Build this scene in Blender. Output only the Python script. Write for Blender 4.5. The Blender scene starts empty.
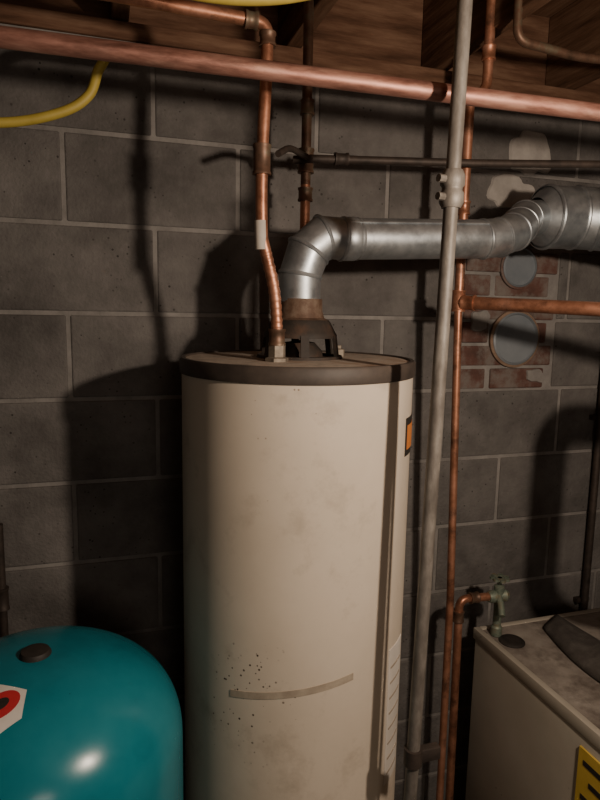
import bpy, bmesh, random
from math import *
from mathutils import Vector, Matrix
random.seed(4)
S=bpy.context.scene

# ------------------------------------------------------------------ materials
def newmat(name):
    m=bpy.data.materials.new(name); m.use_nodes=True
    nt=m.node_tree; b=nt.nodes['Principled BSDF']
    return m,nt,b
def mixmat(name,cols,scale=8,detail=6,rough=.6,metal=0.0,bump=0.0,bscale=60,stretch=(1,1,1),pos=None,rough2=None,spec=.5,extra=None):
    m,nt,b=newmat(name); N=nt.nodes; L=nt.links
    tc=N.new('ShaderNodeTexCoord'); mp=N.new('ShaderNodeMapping'); mp.inputs['Scale'].default_value=stretch
    L.new(tc.outputs['Object'],mp.inputs['Vector'])
    n=N.new('ShaderNodeTexNoise'); n.inputs['Scale'].default_value=scale; n.inputs['Detail'].default_value=detail
    n.inputs['Roughness'].default_value=.65
    L.new(mp.outputs[0],n.inputs['Vector'])
    r=N.new('ShaderNodeValToRGB'); e=r.color_ramp.elements
    k=len(cols)
    if pos is None: pos=[.3+.4*i/max(1,k-1) for i in range(k)]
    e[0].position=pos[0]; e[0].color=(*cols[0],1)
    e[1].position=pos[-1]; e[1].color=(*cols[-1],1)
    for i in range(1,k-1):
        q=e.new(pos[i]); q.color=(*cols[i],1)
    L.new(n.outputs['Fac'],r.inputs['Fac']); L.new(r.outputs['Color'],b.inputs['Base Color'])
    b.inputs['Metallic'].default_value=metal; b.inputs['Roughness'].default_value=rough
    b.inputs['Specular IOR Level'].default_value=spec
    if rough2 is not None:
        mr=N.new('ShaderNodeMapRange'); mr.inputs['To Min'].default_value=rough; mr.inputs['To Max'].default_value=rough2
        mr.inputs['From Min'].default_value=.3; mr.inputs['From Max'].default_value=.7
        L.new(n.outputs['Fac'],mr.inputs['Value']); L.new(mr.outputs[0],b.inputs['Roughness'])
    if bump>0:
        n2=N.new('ShaderNodeTexNoise'); n2.inputs['Scale'].default_value=bscale; n2.inputs['Detail'].default_value=5
        L.new(mp.outputs[0],n2.inputs['Vector'])
        bp=N.new('ShaderNodeBump'); bp.inputs['Strength'].default_value=bump; bp.inputs['Distance'].default_value=.004
        L.new(n2.outputs['Fac'],bp.inputs['Height']); L.new(bp.outputs[0],b.inputs['Normal'])
    return m
def overlay(m,color,facsock):
    nt=m.node_tree; N=nt.nodes; L=nt.links; b=N['Principled BSDF']
    src=b.inputs['Base Color'].links[0].from_socket
    mx=N.new('ShaderNodeMix'); mx.data_type='RGBA'
    L.new(facsock,mx.inputs[0]); L.new(src,mx.inputs[6]); mx.inputs[7].default_value=(*color,1)
    L.new(mx.outputs[2],b.inputs['Base Color']); return m
def speckle(m,color,scale=60,thresh=.12,maskscale=5,mlo=.55,mhi=.7,center=None,radius=.1):
    """scatter small dirt/rust flecks over an existing material"""
    nt=m.node_tree; N=nt.nodes; L=nt.links
    tc=[n for n in N if n.type=='TEX_COORD'][0]
    v=N.new('ShaderNodeTexVoronoi'); v.inputs['Scale'].default_value=scale
    nd=N.new('ShaderNodeTexNoise'); nd.inputs['Scale'].default_value=scale*.6
    L.new(tc.outputs['Object'],nd.inputs['Vector'])
    L.new(tc.outputs['Object'],v.inputs['Vector'])
    # size varies from fleck to fleck
    th=N.new('ShaderNodeMath'); th.operation='MULTIPLY'; L.new(nd.outputs['Fac'],th.inputs[0]); th.inputs[1].default_value=thresh*2
    sb=N.new('ShaderNodeMath'); sb.operation='SUBTRACT'; L.new(th.outputs[0],sb.inputs[0]); L.new(v.outputs['Distance'],sb.inputs[1])
    a=N.new('ShaderNodeMapRange'); a.inputs['From Min'].default_value=0; a.inputs['From Max'].default_value=thresh*.25
    L.new(sb.outputs[0],a.inputs['Value'])
    if center is None:
        n=N.new('ShaderNodeTexNoise'); n.inputs['Scale'].default_value=maskscale; L.new(tc.outputs['Object'],n.inputs['Vector'])
        c=N.new('ShaderNodeMapRange'); c.inputs['From Min'].default_value=mlo; c.inputs['From Max'].default_value=mhi; L.new(n.outputs['Fac'],c.inputs['Value'])
    else:
        n=N.new('ShaderNodeTexNoise'); n.inputs['Scale'].default_value=18; L.new(tc.outputs['Object'],n.inputs['Vector'])
        d=N.new('ShaderNodeVectorMath'); d.operation='DISTANCE'; L.new(tc.outputs['Object'],d.inputs[0]); d.inputs[1].default_value=center
        ad=N.new('ShaderNodeMath'); ad.operation='MULTIPLY_ADD'; L.new(n.outputs['Fac'],ad.inputs[0]); ad.inputs[1].default_value=radius*2.2; L.new(d.outputs['Value'],ad.inputs[2])
        c=N.new('ShaderNodeMapRange'); c.inputs['From Min'].default_value=radius*2.1; c.inputs['From Max'].default_value=radius*1.7; L.new(ad.outputs[0],c.inputs['Value'])
    mu=N.new('ShaderNodeMath'); mu.operation='MULTIPLY'; L.new(a.outputs[0],mu.inputs[0]); L.new(c.outputs[0],mu.inputs[1])
    return overlay(m,color,mu.outputs[0])
def grime(m,color,scale,lo,hi,amount,stretch=(1,1,1),zlo=None,zhi=None):
    nt=m.node_tree; N=nt.nodes; L=nt.links
    tc=[n for n in N if n.type=='TEX_COORD'][0]
    mp=N.new('ShaderNodeMapping'); mp.inputs['Scale'].default_value=stretch; mp.inputs['Location'].default_value=(3,1,7)
    L.new(tc.outputs['Object'],mp.inputs['Vector'])
    n=N.new('ShaderNodeTexNoise'); n.inputs['Scale'].default_value=scale; n.inputs['Detail'].default_value=8; n.inputs['Roughness'].default_value=.7
    L.new(mp.outputs[0],n.inputs['Vector'])
    c=N.new('ShaderNodeMapRange'); c.inputs['From Min'].default_value=lo; c.inputs['From Max'].default_value=hi; c.inputs['To Max'].default_value=amount
    L.new(n.outputs['Fac'],c.inputs['Value']); out=c.outputs[0]
    if zlo is not None:
        sp=N.new('ShaderNodeSeparateXYZ'); L.new(tc.outputs['Object'],sp.inputs[0])
        z=N.new('ShaderNodeMapRange'); z.inputs['From Min'].default_value=zlo; z.inputs['From Max'].default_value=zhi; L.new(sp.outputs['Z'],z.inputs['Value'])
        mu=N.new('ShaderNodeMath'); mu.operation='MULTIPLY'; L.new(out,mu.inputs[0]); L.new(z.outputs[0],mu.inputs[1]); out=mu.outputs[0]
    return overlay(m,color,out)

M={}
M['block']=speckle(mixmat('concrete_block',[(.095,.090,.087),(.152,.145,.140),(.21,.20,.192)],scale=6,detail=10,rough=.95,bump=.7,bscale=130,spec=.12),(.05,.047,.045),scale=60,thresh=.14,maskscale=9,mlo=.48,mhi=.62)
grime(M['block'],(.065,.06,.057),3.5,.48,.72,.6)
grime(M['block'],(.24,.23,.22),17,.60,.76,.35)
M['mortar']=mixmat('mortar',[(.18,.172,.165),(.31,.298,.285)],scale=14,rough=.95,bump=.4,bscale=100,spec=.1)
M['whitepatch']=mixmat('white_mortar',[(.28,.265,.25),(.42,.40,.375)],scale=16,rough=.95,bump=.5,bscale=70,spec=.1)
M['brick']=mixmat('red_brick',[(.075,.046,.040),(.13,.070,.058),(.21,.175,.16)],scale=9,rough=.95,bump=.5,bscale=90,spec=.1)
grime(M['brick'],(.20,.185,.17),14,.46,.62,.75)
M['floor']=mixmat('concrete_floor',[(.10,.095,.09),(.18,.17,.16)],scale=4,rough=.9,bump=.2,bscale=50)
M['wood']=mixmat('joist_wood',[(.055,.027,.015),(.14,.075,.045),(.21,.125,.08)],scale=5,detail=9,rough=.8,bump=.5,bscale=12,stretch=(9,.8,9),spec=.2)
M['woodx']=mixmat('rim_wood',[(.05,.024,.014),(.14,.073,.045),(.25,.15,.098)],scale=4,detail=9,rough=.8,bump=.8,bscale=9,stretch=(.9,7,7),spec=.2)
M['cream']=speckle(mixmat('heater_enamel',[(.57,.50,.41),(.64,.565,.47)],scale=3,detail=8,rough=.42,pos=[.35,.6],spec=.4),(.05,.03,.02),scale=85,thresh=.17,center=(.225,.992,.93),radius=.105)
speckle(M['cream'],(.16,.10,.06),scale=60,thresh=.07,maskscale=4.5,mlo=.56,mhi=.66)
grime(M['cream'],(.30,.25,.19),9,.56,.74,.5)
grime(M['cream'],(.36,.29,.21),5,.50,.70,.45,stretch=(1,1,.35),zlo=.95,zhi=.6)
M['band']=mixmat('heater_top_band',[(.035,.028,.024),(.075,.058,.047)],scale=20,rough=.6)
M['deck']=mixmat('heater_top_dust',[(.20,.165,.13),(.42,.36,.295),(.24,.14,.08)],scale=14,detail=9,rough=.85,bump=.2,bscale=80)
M['seam']=mixmat('heater_tape',[(.30,.25,.195),(.44,.38,.30)],scale=40,rough=.7)
M['copper']=mixmat('copper',[(.24,.10,.06),(.50,.235,.145),(.62,.32,.22)],scale=14,detail=7,rough=.34,rough2=.55,metal=.7,bump=.05)
grime(M['copper'],(.06,.04,.03),22,.52,.7,.75)
M['copperpink']=mixmat('copper_weathered',[(.22,.10,.075),(.40,.20,.155),(.54,.32,.25)],scale=18,detail=8,rough=.40,rough2=.6,metal=.6,stretch=(.6,3,3))
grime(M['copperpink'],(.09,.045,.035),14,.50,.7,.75,stretch=(.5,2,2))
M['copperdark']=mixmat('tarnished_copper',[(.07,.045,.03),(.16,.09,.06),(.17,.16,.11)],scale=25,rough=.5,metal=.5)
M['solder']=mixmat('solder_joint',[(.12,.10,.08),(.30,.26,.21)],scale=50,rough=.6,metal=.4)
M['iron']=mixmat('dark_iron',[(.03,.025,.022),(.08,.06,.05)],scale=30,rough=.6,metal=.4)
M['black']=mixmat('black_cast',[(.012,.011,.010),(.035,.028,.024)],scale=30,rough=.65)
M['hood']=mixmat('draft_hood_soot',[(.014,.012,.010),(.03,.022,.017),(.075,.042,.026)],scale=22,detail=8,rough=.7,bump=.1)
M['rust']=mixmat('rusty_collar',[(.05,.028,.018),(.115,.068,.045),(.20,.15,.11)],scale=30,detail=8,rough=.7,metal=.2,bump=.2)
M['galv']=mixmat('galvanized_duct',[(.27,.30,.33),(.38,.415,.44),(.47,.50,.52)],scale=26,detail=8,rough=.32,rough2=.50,metal=.78,bump=.08,bscale=20)
grime(M['galv'],(.16,.15,.14),11,.50,.72,.65)
M['galvdull']=mixmat('dull_galvanized',[(.22,.25,.27),(.32,.35,.37)],scale=20,rough=.5,metal=.5)
M['pole']=mixmat('grey_conduit',[(.07,.06,.052),(.15,.135,.12),(.27,.25,.225)],scale=28,detail=8,rough=.55,metal=.2,bump=.15,stretch=(1,1,.4))
M['insul']=mixmat('pipe_insulation',[(.10,.09,.085),(.18,.17,.16)],scale=20,rough=.9)
M['cover']=mixmat('dusty_dark_cover',[(.035,.03,.028),(.075,.067,.06),(.13,.12,.11)],scale=16,detail=8,rough=.85,bump=.4,bscale=30)
M['teal']=mixmat('teal_paint',[(.0,.13,.17),(.0,.175,.225),(.01,.20,.25)],scale=5,detail=5,rough=.20,rough2=.28,spec=.5,bump=.03,bscale=30)
speckle(M['teal'],(.01,.06,.07),scale=40,thresh=.05,maskscale=6,mlo=.5,mhi=.6)
M['white']=mixmat('label_white',[(.62,.58,.53),(.74,.70,.65)],scale=20,rough=.6)
M['red']=mixmat('label_red',[(.42,.02,.03),(.52,.03,.04)],scale=20,rough=.6)
M['yellow']=mixmat('label_yellow',[(.55,.38,.05),(.66,.47,.08)],scale=20,rough=.6)
M['orange']=mixmat('label_orange',[(.55,.17,.035),(.62,.22,.05)],scale=20,rough=.6)
M['hose']=mixmat('yellow_tubing',[(.34,.26,.04),(.46,.36,.07)],scale=20,rough=.55)
M['boiler']=speckle(mixmat('boiler_enamel',[(.38,.35,.29),(.48,.445,.38)],scale=5,detail=7,rough=.5),(.10,.05,.03),scale=60,thresh=.13,maskscale=6,mlo=.55,mhi=.66)
M['boilertop']=mixmat('boiler_top_dust',[(.13,.11,.095),(.26,.23,.20),(.35,.32,.28)],scale=10,detail=9,rough=.8)
grime(M['boilertop'],(.07,.05,.04),8,.48,.62,.7)
M['brass']=mixmat('patina_brass',[(.10,.14,.11),(.20,.24,.19),(.24,.17,.09)],scale=60,rough=.55,metal=.4)
M['slate']=mixmat('slate_blue_metal',[(.19,.22,.25),(.28,.31,.34)],scale=8,rough=.5,metal=.3)
M['tan']=mixmat('tan_ring',[(.16,.10,.07),(.28,.20,.14)],scale=30,rough=.8)
M['tag']=mixmat('paper_tag',[(.42,.38,.33),(.55,.51,.46)],scale=30,rough=.8)

# ------------------------------------------------------------------ mesh helpers
def mkobj(name,bm,mats,smooth=True,parent=None,loc=None,ang=38):
    bmesh.ops.recalc_face_normals(bm,faces=bm.faces)
    me=bpy.data.meshes.new(name); bm.to_mesh(me); bm.free()
    if not isinstance(mats,(list,tuple)): mats=[mats]
    for m in mats: me.materials.append(M[m])
    if smooth:
        for p in me.polygons: p.use_smooth=True
        try: me.set_sharp_from_angle(angle=radians(ang))
        except Exception: pass
    o=bpy.data.objects.new(name,me); S.collection.objects.link(o)
    if loc: o.location=loc
    if parent: o.parent=parent
    return o
def empty(name,loc=(0,0,0)):
    o=bpy.data.objects.new(name,None); o.empty_display_size=.1; S.collection.objects.link(o); return o
def box(bm,lo,hi,mi=0,bev=0):
    vs=[bm.verts.new((x,y,z)) for x in (lo[0],hi[0]) for y in (lo[1],hi[1]) for z in (lo[2],hi[2])]
    idx=[(0,1,3,2),(4,6,7,5),(0,4,5,1),(2,3,7,6),(0,2,6,4),(1,5,7,3)]
    fs=[bm.faces.new([vs[i] for i in q]) for q in idx]
    for f in fs: f.material_index=mi
    if bev>0:
        es=list({e for f in fs for e in f.edges})
        r=bmesh.ops.bevel(bm,geom=es,offset=bev,segments=2,affect='EDGES',profile=.5,material=-1)
    return fs
def lathe(bm,prof,c=(0,0,0),axis=(0,0,1),seg=64,mi=0,mis=None,cap=False):
    q=Vector((0,0,1)).rotation_difference(Vector(axis).normalized()); c=Vector(c)
    rings=[]
    for (r,z) in prof:
        if r<1e-6: rings.append([bm.verts.new(c+q@Vector((0,0,z)))])
        else: rings.append([bm.verts.new(c+q@Vector((r*cos(2*pi*i/seg),r*sin(2*pi*i/seg),z))) for i in range(seg)])
    for k in range(len(rings)-1):
        a,b=rings[k],rings[k+1]
        for i in range(seg):
            j=(i+1)%seg
            if len(a)==1 and len(b)==1: continue
            if len(a)==1: f=bm.faces.new((a[0],b[i],b[j]))
            elif len(b)==1: f=bm.faces.new((a[i],a[j],b[0]))
            else: f=bm.faces.new((a[i],a[j],b[j],b[i]))
            f.material_index=mis[k] if mis else mi
    if cap:
        for rg in (rings[0],rings[-1]):
            if len(rg)>1:
                f=bm.faces.new(rg); f.material_index=mi
def fillet(pts,rad,n=7):
    pts=[Vector(p) for p in pts]; out=[pts[0]]
    for i in range(1,len(pts)-1):
        a,b,c=pts[i-1],pts[i],pts[i+1]
        d1=(a-b).normalized(); d2=(c-b).normalized()
        r=min(rad,(a-b).length*.48,(c-b).length*.48)
        for k in range(n+1):
            t=k/n
            out.append((b+d1*r)*(1-t)**2+b*2*t*(1-t)+(b+d2*r)*t*t)
    out.append(pts[-1]); return out
def smoothpath(pts,n=8):
    pts=[Vector(p) for p in pts]; out=[]
    P=[pts[0]*2-pts[1]]+pts+[pts[-1]*2-pts[-2]]
    for i in range(1,len(P)-2):
        for k in range(n):
            t=k/n; a,b,c,d=P[i-1],P[i],P[i+1],P[i+2]
            out.append(.5*((2*b)+(c-a)*t+(2*a-5*b+4*c-d)*t*t+(-a+3*b-3*c+d)*t**3))
    out.append(pts[-1]); return out
def sweep(bm,pts,r,seg=20,mi=0,cap=True):
    pts=[Vector(p) for p in pts]
    n=len(pts); rr=r if isinstance(r,(list,tuple)) else [r]*n
    T=[]
    for i in range(n):
        t=(pts[min(i+1,n-1)]-pts[max(i-1,0)]).normalized(); T.append(t)
    u=T[0].orthogonal().normalized(); rings=[]
    for i in range(n):
        u=(u-T[i]*u.dot(T[i])).normalized(); v=T[i].cross(u)
        rings.append([bm.verts.new(pts[i]+(u*cos(2*pi*k/seg)+v*sin(2*pi*k/seg))*rr[i]) for k in range(seg)])
    for a,b in zip(rings,rings[1:]):
        for k in range(seg):
            f=bm.faces.new((a[k],a[(k+1)%seg],b[(k+1)%seg],b[k])); f.material_index=mi
    if cap:
        for rg in (rings[0],rings[-1]):
            f=bm.faces.new(rg); f.material_index=mi
def coupling(bm,p,d,r,ln,mi=0,lip=.0015):
    lathe(bm,[(0,-ln/2),(r+lip,-ln/2),(r+lip,-ln/2+.004),(r,-ln/2+.006),(r,ln/2-.006),(r+lip,ln/2-.004),(r+lip,ln/2),(0,ln/2)],c=p,axis=d,seg=24,mi=mi)
def V(*a): return Vector(a)

# ------------------------------------------------------------------ room shell
YW=1.54; RH=.202
XL,XR,YF=-2.2,3.4,-3.0
CEIL=2.47
def clipint(a,b,c,d):
    out=[]
    if b<=c or a>=d: return [(a,b)]
    if a<c: out.append((a,c))
    if b>d: out.append((d,b))
    return out
bm=bmesh.new()
box(bm,(XL,YW+.003,0),(XR,YW+.19,2.209),mi=1)
row=0
while True:
    z0=.997-.202*5+row*RH; z1=z0+RH
    if z0>2.15: break
    off=-.075 if row%2==1 else -.075+.19925
    x=off-.3985*6
    while x<XR:
        for (a,b) in clipint(x+.005,x+.3985-.005,.965,1.285) if (1.35<z0<1.75) else [(x+.005,x+.3935)]:
            a=max(a,XL); b=min(b,XR)
            if b-a>.02:
                j=random.uniform(-.0012,.0012)
                box(bm,(a,YW-.001+j,max(0,z0+.005)),(b,YW+.05,z1-.005),mi=0,bev=.0035)
        x+=.3985
    row+=1
# exposed brick patch
zz=1.404
r_=0
while zz<1.78:
    x=.87+(.10 if r_%2 else 0)
    while x<1.28:
        a=max(x,.968); b=min(x+.19,1.282)
        if b-a>.02 :
            box(bm,(a,YW-.002+random.uniform(-.003,.003),zz),(b-.008,YW+.05,zz+.058),mi=2,bev=.004)
        x+=.198
    zz+=.0665; r_+=1
wall=mkobj('wall_back',bm,['block','mortar','brick'],smooth=False)

def blob(name,cx,cz,rx,rz,mat,y,seed,n=40,th=.006):
    random.seed(seed); bm=bmesh.new(); ph=[random.uniform(0,6.28) for _ in range(6)]
    def R(a): return 1+sum(.10/(i+1)**.6*sin((i+2)*a+ph[i]) for i in range(6))
    o=[];i_=[]
    for k in range(n):
        a=2*pi*k/n; sx=copysign(abs(cos(a))**.7,cos(a)); sz=copysign(abs(sin(a))**.7,sin(a))
        o.append(bm.verts.new((cx+rx*sx*R(a),y,cz+rz*sz*R(a))))
        i_.append(bm.verts.new((cx+rx*.93*sx*R(a),y-th,cz+rz*.93*sz*R(a))))
    for k in range(n): bm.faces.new((o[k],o[(k+1)%n],i_[(k+1)%n],i_[k]))
    bm.faces.new(i_)
    return mkobj(name,bm,mat,smooth=False)
blob('mortar_patch',1.155,2.065,.062,.062,'whitepatch',YW,3)
blob('mortar_patch',1.10,1.955,.075,.045,'whitepatch',YW,9)
blob('mortar_patch',1.22,1.44,.03,.02,'mortar',YW-.003,12)
blob('mortar_patch',1.02,1.60,.03,.03,'mortar',YW-.003,15)

bm=bmesh.new(); box(bm,(XL,YF,-.1),(XR,YW+.19,0)); mkobj('floor',bm,'floor',False)
bm=bmesh.new(); box(bm,(XL,YF,CEIL),(XR,YW+.19,CEIL+.02)); mkobj('ceiling',bm,'wood',False)
bm=bmesh.new(); box(bm,(XL-.15,YF,0),(XL,YW+.19,CEIL)); mkobj('wall_left',bm,'block',False)
bm=bmesh.new(); box(bm,(XR,YF,0),(XR+.15,YW+.19,CEIL)); mkobj('wall_right',bm,'block',False)
bm=bmesh.new(); box(bm,(XL,YF-.15,0),(XR,YF,CEIL)); mkobj('wall_front',bm,'block',False)
bm=bmesh.new(); box(bm,(XL,YW-.005,2.21),(XR,YW+.14,2.248),bev=.003); mkobj('sill_plate',bm,'woodx',False)
bm=bmesh.new(); box(bm,(XL,YW+.09,2.249),(XR,YW+.13,CEIL-.001)); mkobj('rim_joist',bm,'woodx',False)
for x in [.055+.406*i for i in range(-5,9)]:
    bm=bmesh.new(); box(bm,(x-.019,YF+.01,2.25),(x+.019,YW+.088,CEIL-.001),bev=.003); mkobj('floor_joist',bm,'wood',False)

# ------------------------------------------------------------------ water heater
HX,HY,HR,HT=.367,1.17,.226,1.528
wh=empty('water_heater')
bm=bmesh.new()
lathe(bm,[(0,.03),(HR-.006,.03),(HR,.036),(HR,HT-.026)],c=(HX,HY,0),seg=128)
mkobj('tank_jacket',bm,'cream',parent=wh)
bm=bmesh.new()
lathe(bm,[(HR-.002,HT-.029),(HR+.003,HT-.029),(HR+.004,HT-.025),(HR+.004,HT-.004),(HR+.001,HT),(HR-.006,HT),(HR-.008,HT-.004)],c=(HX,HY,0),seg=128)
mkobj('top_band',bm,'band',parent=wh)
bm=bmesh.new(); lathe(bm,[(0,HT-.002),(HR-.007,HT-.003),(HR-.005,HT-.02)],c=(HX,HY,0),seg=96); mkobj('top_deck',bm,'deck',parent=wh)
bm=bmesh.new()
for k in range(3):
    a=k*2.094+.5
    lathe(bm,[(0,0),(.02,0),(.02,.035),(0,.035)],c=(HX+.16*cos(a),HY+.16*sin(a),0),seg=16)
mkobj('feet',bm,'black',parent=wh)
VA=-107.5
def cpatch(name,cx,cy,R,a0,a1,z0,z1,mat,parent,dz=0,n=16,th=.0012):
    bm=bmesh.new(); g=[]
    for i in range(n+1):
        t=i/n; a=radians(VA+a0+(a1-a0)*t); s=dz*t
        g.append([bm.verts.new((cx+rr*cos(a),cy+rr*sin(a),zz+s)) for rr,zz in ((R,z0),(R+th,z0),(R+th,z1),(R,z1))])
    for A,B in zip(g,g[1:]):
        for k in range(3): bm.faces.new((A[k],A[k+1],B[k+1],B[k]))
    bm.faces.new(g[0]); bm.faces.new(g[-1])
    return mkobj(name,bm,mat,parent=parent)
cpatch('tape_strip',HX,HY,HR,-29,29,.930,.943,'seam',wh,dz=.036)
cpatch('brand_label',HX,HY,HR,63,88,1.354,1.426,'black',wh)
cpatch('brand_label_orange',HX,HY,HR+.0008,65,86,1.366,1.412,'orange',wh)
cpatch('rating_label',HX,HY,HR,54,72,.70,.985,'white',wh)
for i in range(8):
    cpatch('rating_text_%d'%i,HX,HY,HR+.0008,56,69,.72+i*.032,.724+i*.032,'seam',wh)
# draft hood
FX,FY=.377,1.19
bm=bmesh.new()
lathe(bm,[(.040,1.642),(.043,1.642),(.044,1.618),(.048,1.605),(.058,1.600)],c=(FX,FY,0),seg=48)
mkobj('flue_collar',bm,'rust',parent=wh)
bm=bmesh.new()
lathe(bm,[(.044,1.603),(.057,1.601),(.062,1.594),(.070,1.578),(.074,1.572),(.074,1.566),(.068,1.566),(.06,1.58),(.04,1.595)],c=(FX,FY,0),seg=48)
lathe(bm,[(0,1.56),(.03,1.556),(.045,1.54),(.048,1.524)],c=(FX,FY,0),seg=32)
for k in range(6):
    a=radians(20+60*k)
    d=V(cos(a),sin(a),0); t=V(-sin(a),cos(a),0)
    p0=V(FX,FY,1.572)+d*.070; p1=V(FX,FY,1.524)+d*.077
    vs=[bm.verts.new(p+t*s*.008+d*w) for p in (p0,p1) for s in (-1,1) for w in (0,.005)]
    for q in [(0,1,3,2),(4,6,7,5),(0,4,5,1),(2,3,7,6),(0,2,6,4),(1,5,7,3)]: bm.faces.new([vs[i] for i in q])
lathe(bm,[(.071,1.531),(.085,1.531),(.087,1.524)],c=(FX,FY,0),seg=48)
mkobj('draft_hood',bm,'hood',parent=wh)
bm=bmesh.new()
lathe(bm,[(.022,1.524),(.022,1.532),(.016,1.534),(.016,1.558),(.0,1.558)],c=(.305,1.10,0),seg=6)
lathe(bm,[(.020,1.524),(.020,1.530),(.014,1.532),(.014,1.55),(.0,1.55)],c=(.435,1.34,0),seg=24)
lathe(bm,[(.016,1.524),(.016,1.54),(.009,1.542),(.009,1.548),(0,1.548)],c=(.47,1.22,0),seg=6)
mkobj('nipples',bm,'solder',parent=wh)

# ------------------------------------------------------------------ flue duct
fl=empty('flue_duct')
r=.0415
def bead(bm,p,d,r,w=.004,h=.002):
    lathe(bm,[(r-.002,-w),(r+h*.6,-w*.6),(r+h,0),(r+h*.6,w*.6),(r-.002,w)],c=p,axis=d,seg=48)
bm=bmesh.new()
arc=[V(FX-.002,FY,1.636),V(FX-.002,FY,1.688)]
arc.append(V(FX+.014,FY,1.735))
arc.append(V(FX+.045,FY,1.763))
arc.append(V(FX-.002+.086,FY,1.762))
sweep(bm,arc,[r,r,r*1.05,r*1.06,r],seg=48,cap=False)
mkobj('elbow_gores',bm,'galv',parent=fl,ang=14)
bm=bmesh.new()
for i in range(1,len(arc)):
    d=(arc[min(i+1,len(arc)-1)]-arc[i-1]); bead(bm,arc[i],d,r*(1.05 if i in(2,3) else 1),.005,.003)
mkobj('elbow_seams',bm,'galv',parent=fl)
bm=bmesh.new()
A=arc[-1]; B=V(.785,1.19,1.778)
sweep(bm,[A,A+(B-A)*.04],r,seg=48,cap=False)
sweep(bm,[A+(B-A)*.02,B],r*.985,seg=48,cap=False)
d=(B-A).normalized()
lathe(bm,[(r*1.0,-.018),(r*1.04,-.014),(r*1.04,.006),(r*.99,.010),(r*1.02,.013),(r*.98,.018)],c=A+d*.02,axis=d,seg=48)
sweep(bm,[A+V(0,-.030,.029),B+V(0,-.030,.029)],.0022,seg=8)
mkobj('straight_duct',bm,'galv',parent=fl)
bm=bmesh.new()
E=[B,V(.83,1.192,1.784),V(.875,1.207,1.80),V(.915,1.24,1.82),V(.955,1.275,1.842),V(1.01,1.295,1.85)]
sweep(bm,E,r,seg=48,cap=False)
mkobj('rising_elbow',bm,'galv',parent=fl,ang=12)
bm=bmesh.new()
for i in range(0,len(E)-1):
    bead(bm,E[i],E[i+1]-E[max(0,i-1)],r,.005,.0025)
mkobj('rising_elbow_seams',bm,'galv',parent=fl)
bm=bmesh.new()
R6=.074
G=[V(1.0,1.30,1.852),V(1.03,1.30,1.853),V(1.11,1.297,1.856),V(1.16,1.275,1.853),V(1.215,1.235,1.845),V(1.30,1.175,1.83),V(1.39,1.11,1.80),V(1.435,1.07,1.75),V(1.445,1.05,1.69),V(1.445,1.05,1.0)]
sweep(bm,G,[.045]+[R6]*8+[.062],seg=56,cap=False)
mkobj('large_duct',bm,'galv',parent=fl,ang=10)
bm=bmesh.new()
for i in (1,2,3,4,5,6,7,8):
    bead(bm,G[i],G[min(i+1,9)]-G[i-1],R6,.006,.0035)
mkobj('large_duct_seams',bm,'galv',parent=fl)

# ------------------------------------------------------------------ wall thimble covers
def cover(z,x,r,tan):
    e=empty('thimble_cover')
    bm=bmesh.new(); lathe(bm,[(r*1.10,0),(r*1.10,.006),(r*.99,.008),(r*.97,0)],c=(x,YW-.003,z),axis=(0,-1,0),seg=48); mkobj('ring',bm,tan,parent=e)
    bm=bmesh.new(); lathe(bm,[(r,0),(r,.010),(r*.94,.013),(r*.90,.008),(r*.3,.006),(0,.006)],c=(x,YW-.003,z),axis=(0,-1,0),seg=48); mkobj('plate',bm,'slate',parent=e)
cover(1.549,1.140,.076,'tan')
cover(1.752,1.138,.056,'brick')

# ------------------------------------------------------------------ copper & iron pipes
e=empty('copper_main_pipe')
bm=bmesh.new()
P0=V(-.121,.975,1.975); P1=V(.80,.893,1.955); dd=(P1-P0)
sweep(bm,[P0-dd*2.0,P1+dd*2.4],.0137,seg=32)
mkobj('tube',bm,'copperpink',parent=e)

# hot pipe
e=empty('hot_water_pipe')
bm=bmesh.new()
low=smoothpath([(.305,1.10,1.56),(.3035,1.10,1.60),(.298,1.10,1.655),(.284,1.10,1.712),(.275,1.10,1.745)],n=14)
rads=[.0105+(.0007*sin(i*1.9) if 6<i<46 else 0) for i in range(len(low))]
sweep(bm,low,rads,seg=20)
sweep(bm,fillet([(.275,1.10,1.74),(.273,1.10,1.80),(.273,1.10,1.878),(.280,1.10,2.03),(.281,1.10,2.101),(.02,1.10,2.106),(-.6,1.12,2.115)],.022),.0105,seg=20)
mkobj('tube',bm,'copper',parent=e)
bm=bmesh.new()
coupling(bm,(.273,1.10,1.878),(0,0,1),.0150,.050)
coupling(bm,(.3045,1.10,1.57),(0,0,1),.0145,.03)
coupling(bm,(.281,1.10,2.075),(0,0,1),.0132,.022); coupling(bm,(.252,1.10,2.1015),(1,0,0),.0132,.022)
mkobj('fittings',bm,'copperdark',parent=e)
bm=bmesh.new(); sweep(bm,[(.2738,1.10,1.725),(.272,1.10,1.775)],.0115,seg=20); mkobj('paper_tag',bm,'tag',parent=e)

# cold pipe
e=empty('cold_water_pipe')
bm=bmesh.new(); sweep(bm,[(.435,1.34,1.545),(.431,1.34,1.80),(.431,1.34,1.90)],.0108,seg=20); mkobj('tube',bm,'copper',parent=e)
bm=bmesh.new(); sweep(bm,[(.431,1.34,1.89),(.431,1.34,2.45)],.0108,seg=20)
coupling(bm,(.431,1.34,1.94),(0,0,1),.0165,.05); coupling(bm,(.431,1.34,1.87),(0,0,1),.0150,.028)
coupling(bm,(.432,1.34,2.05),(0,0,1),.014,.03)
mkobj('upper_tube',bm,'copperdark',parent=e)
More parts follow.
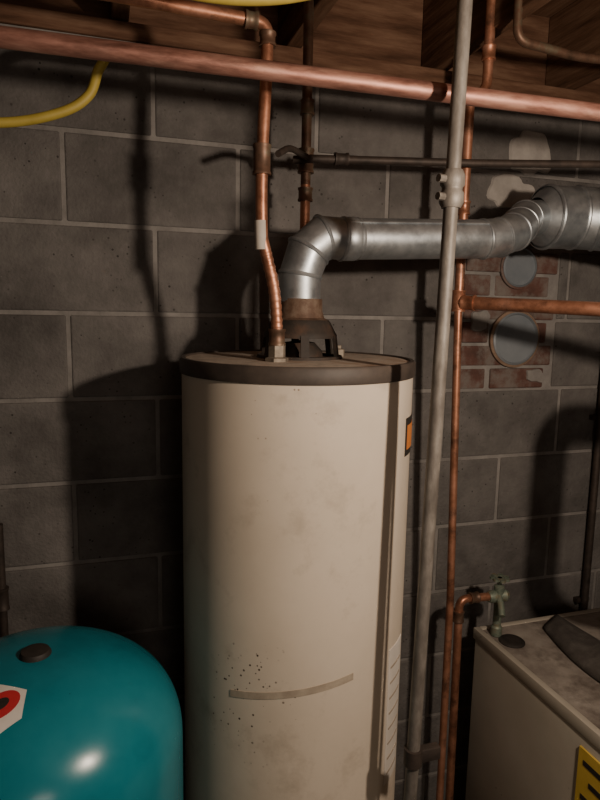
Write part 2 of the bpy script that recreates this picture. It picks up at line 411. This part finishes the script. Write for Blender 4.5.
# dark iron cross line
e=empty('iron_gas_pipe')
bm=bmesh.new(); sweep(bm,[(.40,1.33,1.938),(.431,1.315,1.94),(.80,1.262,1.951),(1.088,1.20,1.960),(1.9,1.05,1.99)],.0085,seg=16)
sweep(bm,fillet([(.431,1.31,1.938),(.37,1.26,1.945),(.335,1.22,1.92)],.02),.0065,seg=12)
coupling(bm,(.50,1.306,1.943),(.5,-.06,.01),.012,.03)
mkobj('tube',bm,'iron',parent=e)

# right riser
e=empty('copper_riser')
bm=bmesh.new()
sweep(bm,fillet([(.846,1.30,2.45),(.846,1.30,2.125),(.804,1.30,2.095),(.803,1.30,1.65)],.02),.0112,seg=20)
sweep(bm,[(.803,1.30,1.65),(.826,1.30,.90),(.829,1.30,.02)],.0095,seg=20)
mkobj('tube',bm,'copper',parent=e)
bm=bmesh.new()
sweep(bm,[(.803,1.30,1.645),(.984,1.05,1.633),(1.35,.55,1.60),(1.7,.07,1.58)],.0150,seg=24)
mkobj('branch_tube',bm,'copper',parent=e)
bm=bmesh.new()
bd=V(.181,-.25,-.012).normalized()
coupling(bm,(.803,1.30,1.648),(0,0,1),.0150,.050); coupling(bm,V(.803,1.30,1.645)+bd*.025,bd,.0172,.03)
coupling(bm,(.846,1.30,2.20),(0,0,1),.0145,.03); coupling(bm,(.8035,1.30,1.86),(0,0,1),.0135,.03)
mkobj('fittings',bm,'copper',parent=e)
e=empty('ceiling_pipe')
bm=bmesh.new(); sweep(bm,fillet([(.846,1.20,2.45),(.846,1.20,2.19),(1.0,1.20,2.178),(1.9,1.15,2.19)],.03),.0095,seg=16); mkobj('tube',bm,'copperdark',parent=e)

# boiler feed pipe with hose valve
e=empty('boiler_feed_pipe')
bm=bmesh.new(); sweep(bm,fillet([(.893,1.35,.02),(.886,1.35,.868),(1.0,1.35,.862)],.028),.0108,seg=20); mkobj('tube',bm,'copper',parent=e)
bm=bmesh.new()
coupling(bm,(.886,1.35,.82),(0,0,1),.0135,.03); coupling(bm,(.93,1.35,.866),(1,0,0),.0135,.025)
mkobj('fittings',bm,'copperdark',parent=e)
bm=bmesh.new()
lathe(bm,[(0,-.03),(.014,-.03),(.017,-.02),(.017,-.01),(.012,-.005),(.015,.01),(.018,.02),(.012,.03),(0,.03)],c=(1.005,1.35,.862),axis=(1,0,0),seg=20)
lathe(bm,[(0,-.113),(.015,-.113),(.015,-.09),(.011,-.085),(.011,0),(.014,.015),(.014,.028),(.006,.032),(.006,.052),(0,.052)],c=(1.008,1.35,.862),axis=(0,0,1),seg=20)
for k in range(7):
    a=2*pi*k/7
    lathe(bm,[(0,-.003),(.008,-.003),(.008,.003),(0,.003)],c=(1.008+.019*cos(a),1.35+.019*sin(a),.912),seg=10)
lathe(bm,[(0,-.002),(.02,-.002),(.02,.002),(0,.002)],c=(1.008,1.35,.912),seg=20)
sweep(bm,[(1.005,1.35,.868),(.995,1.32,.85),(.985,1.30,.83)],.009,seg=12)
mkobj('hose_valve',bm,'brass',parent=e)

# left edge pipe
e=empty('iron_pipe')
bm=bmesh.new(); sweep(bm,[(-.225,1.42,0.01),(-.225,1.42,1.15)],.009,seg=16); coupling(bm,(-.225,1.42,.98),(0,0,1),.013,.05)
mkobj('tube',bm,'iron',parent=e)

# grey steel conduit
e=empty('steel_conduit')
def polep(z): return V(.476+.0202*z,.865,z)
bm=bmesh.new(); sweep(bm,[polep(0.005),polep(2.245)],.0112,seg=24); mkobj('tube',bm,'pole',parent=e)
bm=bmesh.new()
c=polep(1.806)
lathe(bm,[(0,-.028),(.0145,-.028),(.0185,-.020),(.0185,-.006),(.0155,-.002),(.0155,.002),(.0185,.006),(.0185,.020),(.0145,.028),(0,.028)],c=c,axis=(.02,0,1),seg=24)
for z in (-.013,.013):
    lathe(bm,[(0,0),(.006,0),(.006,.012),(0,.012)],c=c+V(-.017,-.006,z),axis=(-1,-.2,0),seg=8)
mkobj('coupling',bm,'pole',parent=e)
bm=bmesh.new()
c=polep(.86); lathe(bm,[(0,-.015),(.016,-.015),(.016,.015),(0,.015)],c=c,seg=20); box(bm,tuple(c+V(.01,-.008,-.012)),tuple(c+V(.05,.008,.012)),bev=.002)
mkobj('strap',bm,'iron',parent=e)
bm=bmesh.new(); sweep(bm,smoothpath([polep(1.62)+V(.004,.013,0),polep(1.45)+V(.012,.014,0),polep(1.2)+V(.015,.014,0),polep(.9)+V(.016,.014,0),polep(.5)+V(.012,.014,0),polep(.02)+V(.01,.014,0)]),.0045,seg=12); mkobj('cable',bm,'insul',parent=e)

# right wall conduit
e=empty('wall_conduit')
bm=bmesh.new(); sweep(bm,[(1.455,1.515,2.2),(1.46,1.515,.01)],.011,seg=16)
for z in (1.9,1.3,.7): box(bm,(1.435,1.522,z),(1.482,1.541,z+.015))
mkobj('tube',bm,'iron',parent=e)

# yellow tubing
e=empty('yellow_gas_tubing')
bm=bmesh.new(); pp=smoothpath([(1.9,1.2,2.09),(1.2,1.2,2.075),(.6,1.2,2.066),(.15,1.2,2.062),(.04,1.2,2.058),(.008,1.2,2.03),(-.012,1.2,1.982),(-.06,1.2,1.948),(-.155,1.2,1.922),(-.30,1.2,1.918),(-.6,1.2,1.95),(-.9,1.2,2.24)],n=14)
sweep(bm,pp,.0085,seg=14); mkobj('tube',bm,'hose',parent=e)
e=empty('yellow_gas_tubing')
bm=bmesh.new(); sweep(bm,smoothpath([(-.35,.9,2.24),(-.1,.9,2.10),(.06,.9,2.046),(.16,.9,2.036),(.27,.9,2.055),(.36,.9,2.10),(.5,.9,2.24)]),.0085,seg=14); mkobj('tube',bm,'hose',parent=e)

# ------------------------------------------------------------------ teal pressure tank
TX,TY,TR,TT=-.115,1.0,.229,1.070
e=empty('pressure_tank')
def domez(rr):
    h=.165; p=2.25
    return TT-h+h*max(0,(1-(rr/TR)**p))**(1/p)
bm=bmesh.new()
prof=[(0,.16),(TR*.6,.17),(TR*.93,.22),(TR,.30),(TR,.60),(TR+.003,.603),(TR+.003,.612),(TR,.615),(TR,TT-.165)]
for k in range(1,25):
    a=pi/2*k/24; rr=TR*cos(a)**(2/2.25); prof.append((rr if k<24 else 0,domez(rr) if k<24 else TT))
lathe(bm,prof,c=(TX,TY,0),seg=96); mkobj('shell',bm,'teal',parent=e)
bm=bmesh.new(); lathe(bm,[(TR*.6,.2),(TR*.72,.0),(TR*.70,.0),(TR*.58,.2)],c=(TX,TY,0),seg=48); mkobj('base_ring',bm,'black',parent=e)
bm=bmesh.new(); lathe(bm,[(.024,TT-.006),(.024,TT+.002),(.021,TT+.007),(.013,TT+.009),(0,TT+.010)],c=(TX,TY,0),seg=24); mkobj('valve_cap',bm,'black',parent=e)
def domelabel(name,cx,cy,a,b,rot,mat,lift,sides=6):
    bm=bmesh.new(); n=48; rings=[]
    for j in range(0,7):
        ring=[]
        for k in range(n):
            t=2*pi*k/n
            m=(t%(2*pi/sides))-pi/sides
            pr=cos(pi/sides)/cos(m) if sides else 1
            u=a*pr*cos(t)*j/6; v=b*pr*sin(t)*j/6
            x=cx+u*cos(rot)-v*sin(rot); y=cy+u*sin(rot)+v*cos(rot)
            rr=min(hypot(x,y),TR*.995)
            ring.append((TX+x,TY+y,domez(rr)+lift))
            if j==0: break
        rings.append([bm.verts.new(q) for q in ring])
    for k in range(n): bm.faces.new((rings[0][0],rings[1][k],rings[1][(k+1)%n]))
    for A_,B_ in zip(rings[1:],rings[2:]):
        for k in range(n): bm.faces.new((A_[k],A_[(k+1)%n],B_[(k+1)%n],B_[k]))
    mkobj(name,bm,mat,parent=e)
domelabel('label_white',-.046,-.108,.048,.044,.5,'white',.0012,6)
domelabel('label_red',-.037,-.103,.027,.021,.5,'red',.0022,24)
domelabel('label_dot',-.037,-.103,.012,.009,.5,'black',.0032,24)

# ------------------------------------------------------------------ boiler
bx0,bx1,by0,by1,bz=.975,1.56,.35,1.40,.748
e=empty('boiler')
bm=bmesh.new(); box(bm,(bx0,by0,.03),(bx1,by1,bz-.03),bev=.006)
mkobj('cabinet',bm,'boiler',parent=e)
bm=bmesh.new()
t=.014
for lo,hi in (((bx0-.004,by0-.004,bz-.032),(bx0+t,by1+.004,bz)),((bx1-t,by0-.004,bz-.032),(bx1+.004,by1+.004,bz)),((bx0+t,by1-t,bz-.032),(bx1-t,by1+.004,bz)),((bx0+t,by0-.004,bz-.032),(bx1-t,by0+t,bz))):
    box(bm,lo,hi,bev=.003)
mkobj('top_rim',bm,'boiler',parent=e)
bm=bmesh.new(); box(bm,(bx0+t,by0+t,bz-.032),(bx1-t,by1-t,bz-.002)); mkobj('top_panel',bm,'boilertop',False,parent=e)
bm=bmesh.new(); box(bm,(bx0+.03,by0+.03,0),(bx1-.03,by1-.03,.031)); mkobj('plinth',bm,'black',False,parent=e)
bm=bmesh.new(); lathe(bm,[(.034,bz-.004),(.034,bz+.001),(.030,bz+.004),(.012,bz+.004),(.0,bz+.002)],c=(1.03,1.31,0),seg=32); mkobj('tapping_cover',bm,'black',parent=e)
bm=bmesh.new(); lathe(bm,[(.09,bz-.004),(.09,bz+.02),(.068,bz+.10),(.066,bz+.28)],c=(1.445,1.05,0),seg=48); mkobj('flue_hood',bm,'galvdull',parent=e)
# pipe loop added out of view, shaped to cast the dark band on the wall
bm=bmesh.new(); sweep(bm,fillet([(1.40,.62,bz-.003),(1.40,.62,1.12),(1.035,.96,1.14),(1.035,.96,1.50),(1.7,.45,1.52),(1.7,.45,2.3)],.07),.034,seg=28)
mkobj('shadow_caster_pipe',bm,'insul',parent=e)
# bent sheet cover lying on the top (crumpled, low arch)
bm=bmesh.new(); g=[]
for i in range(21):
    t_=i/20; row_=[]
    w_=.10+.05*sin(t_*pi)
    for j in range(11):
        s=j/10-.5
        x=1.20-.035*t_+w_*s*.9; y=1.36-.33*t_+w_*s*.35
        z_=bz+.034*(1-abs(2*s)**3)*(.45+.75*t_)+.008*sin(11*t_+5*s)*(1-abs(2*s))+.004
        row_.append(bm.verts.new((x,y,z_)))
    g.append(row_)
for a,b in zip(g,g[1:]):
    for j in range(10): bm.faces.new((a[j],a[j+1],b[j+1],b[j]))
o=mkobj('bent_cover',bm,'cover',parent=e)
m_=o.modifiers.new('t','SOLIDIFY'); m_.thickness=.004
bm=bmesh.new(); box(bm,(bx0-.0055,.80,.42),(bx0-.001,.985,.69)); mkobj('energy_label',bm,'yellow',False,parent=e)
bm=bmesh.new()
for i in range(6):
    box(bm,(bx0-.0065,.82,.655-i*.04),(bx0-.005,.970-.02*(i%2),.667-i*.04))
mkobj('energy_label_text',bm,'black',False,parent=e)

# ------------------------------------------------------------------ lamps
LX,LY,LZ=.665,.15,1.77
e=empty('hanging_work_lamp')
bm=bmesh.new(); lathe(bm,[(0,LZ+.12),(.012,LZ+.12),(.018,LZ+.10),(.018,LZ+.05),(0,LZ+.05)],c=(LX,LY,0),seg=24)
sweep(bm,[(LX,LY,LZ+.11),(LX,LY,CEIL)],.003,seg=8); mkobj('socket',bm,'black',parent=e)
ld=bpy.data.lights.new('bulb','POINT'); ld.energy=42; ld.color=(1,.805,.63); ld.shadow_soft_size=.025
lo=bpy.data.objects.new('bulb',ld); lo.location=(LX,LY,LZ); S.collection.objects.link(lo); lo.parent=e
ld=bpy.data.lights.new('fill_light','POINT'); ld.energy=22; ld.color=(1,.85,.7); ld.shadow_soft_size=.3  # added soft fill from behind the camera to lift the shadows, no real bulb
lo=bpy.data.objects.new('added_fill_light',ld); lo.location=(.2,-1.7,1.9); S.collection.objects.link(lo)
w=bpy.data.worlds.new('w'); S.world=w; w.use_nodes=True
w.node_tree.nodes['Background'].inputs[0].default_value=(.02,.02,.022,1)

# ------------------------------------------------------------------ camera
yaw,p,r=radians(17.7),radians(8.26),radians(1.07)
f=Vector((sin(yaw)*cos(p),cos(yaw)*cos(p),-sin(p)))
r0=Vector((cos(yaw),-sin(yaw),0)); u0=r0.cross(f)
R=cos(r)*r0+sin(r)*u0; U=cos(r)*u0-sin(r)*r0
cam=bpy.data.cameras.new('camera'); co=bpy.data.objects.new('camera',cam); S.collection.objects.link(co)
mat=Matrix((R,U,-f)).transposed().to_4x4(); mat.translation=Vector((0,0,1.62)); co.matrix_world=mat
cam.sensor_width=36; cam.lens=27.9; cam.clip_start=.02
S.camera=co
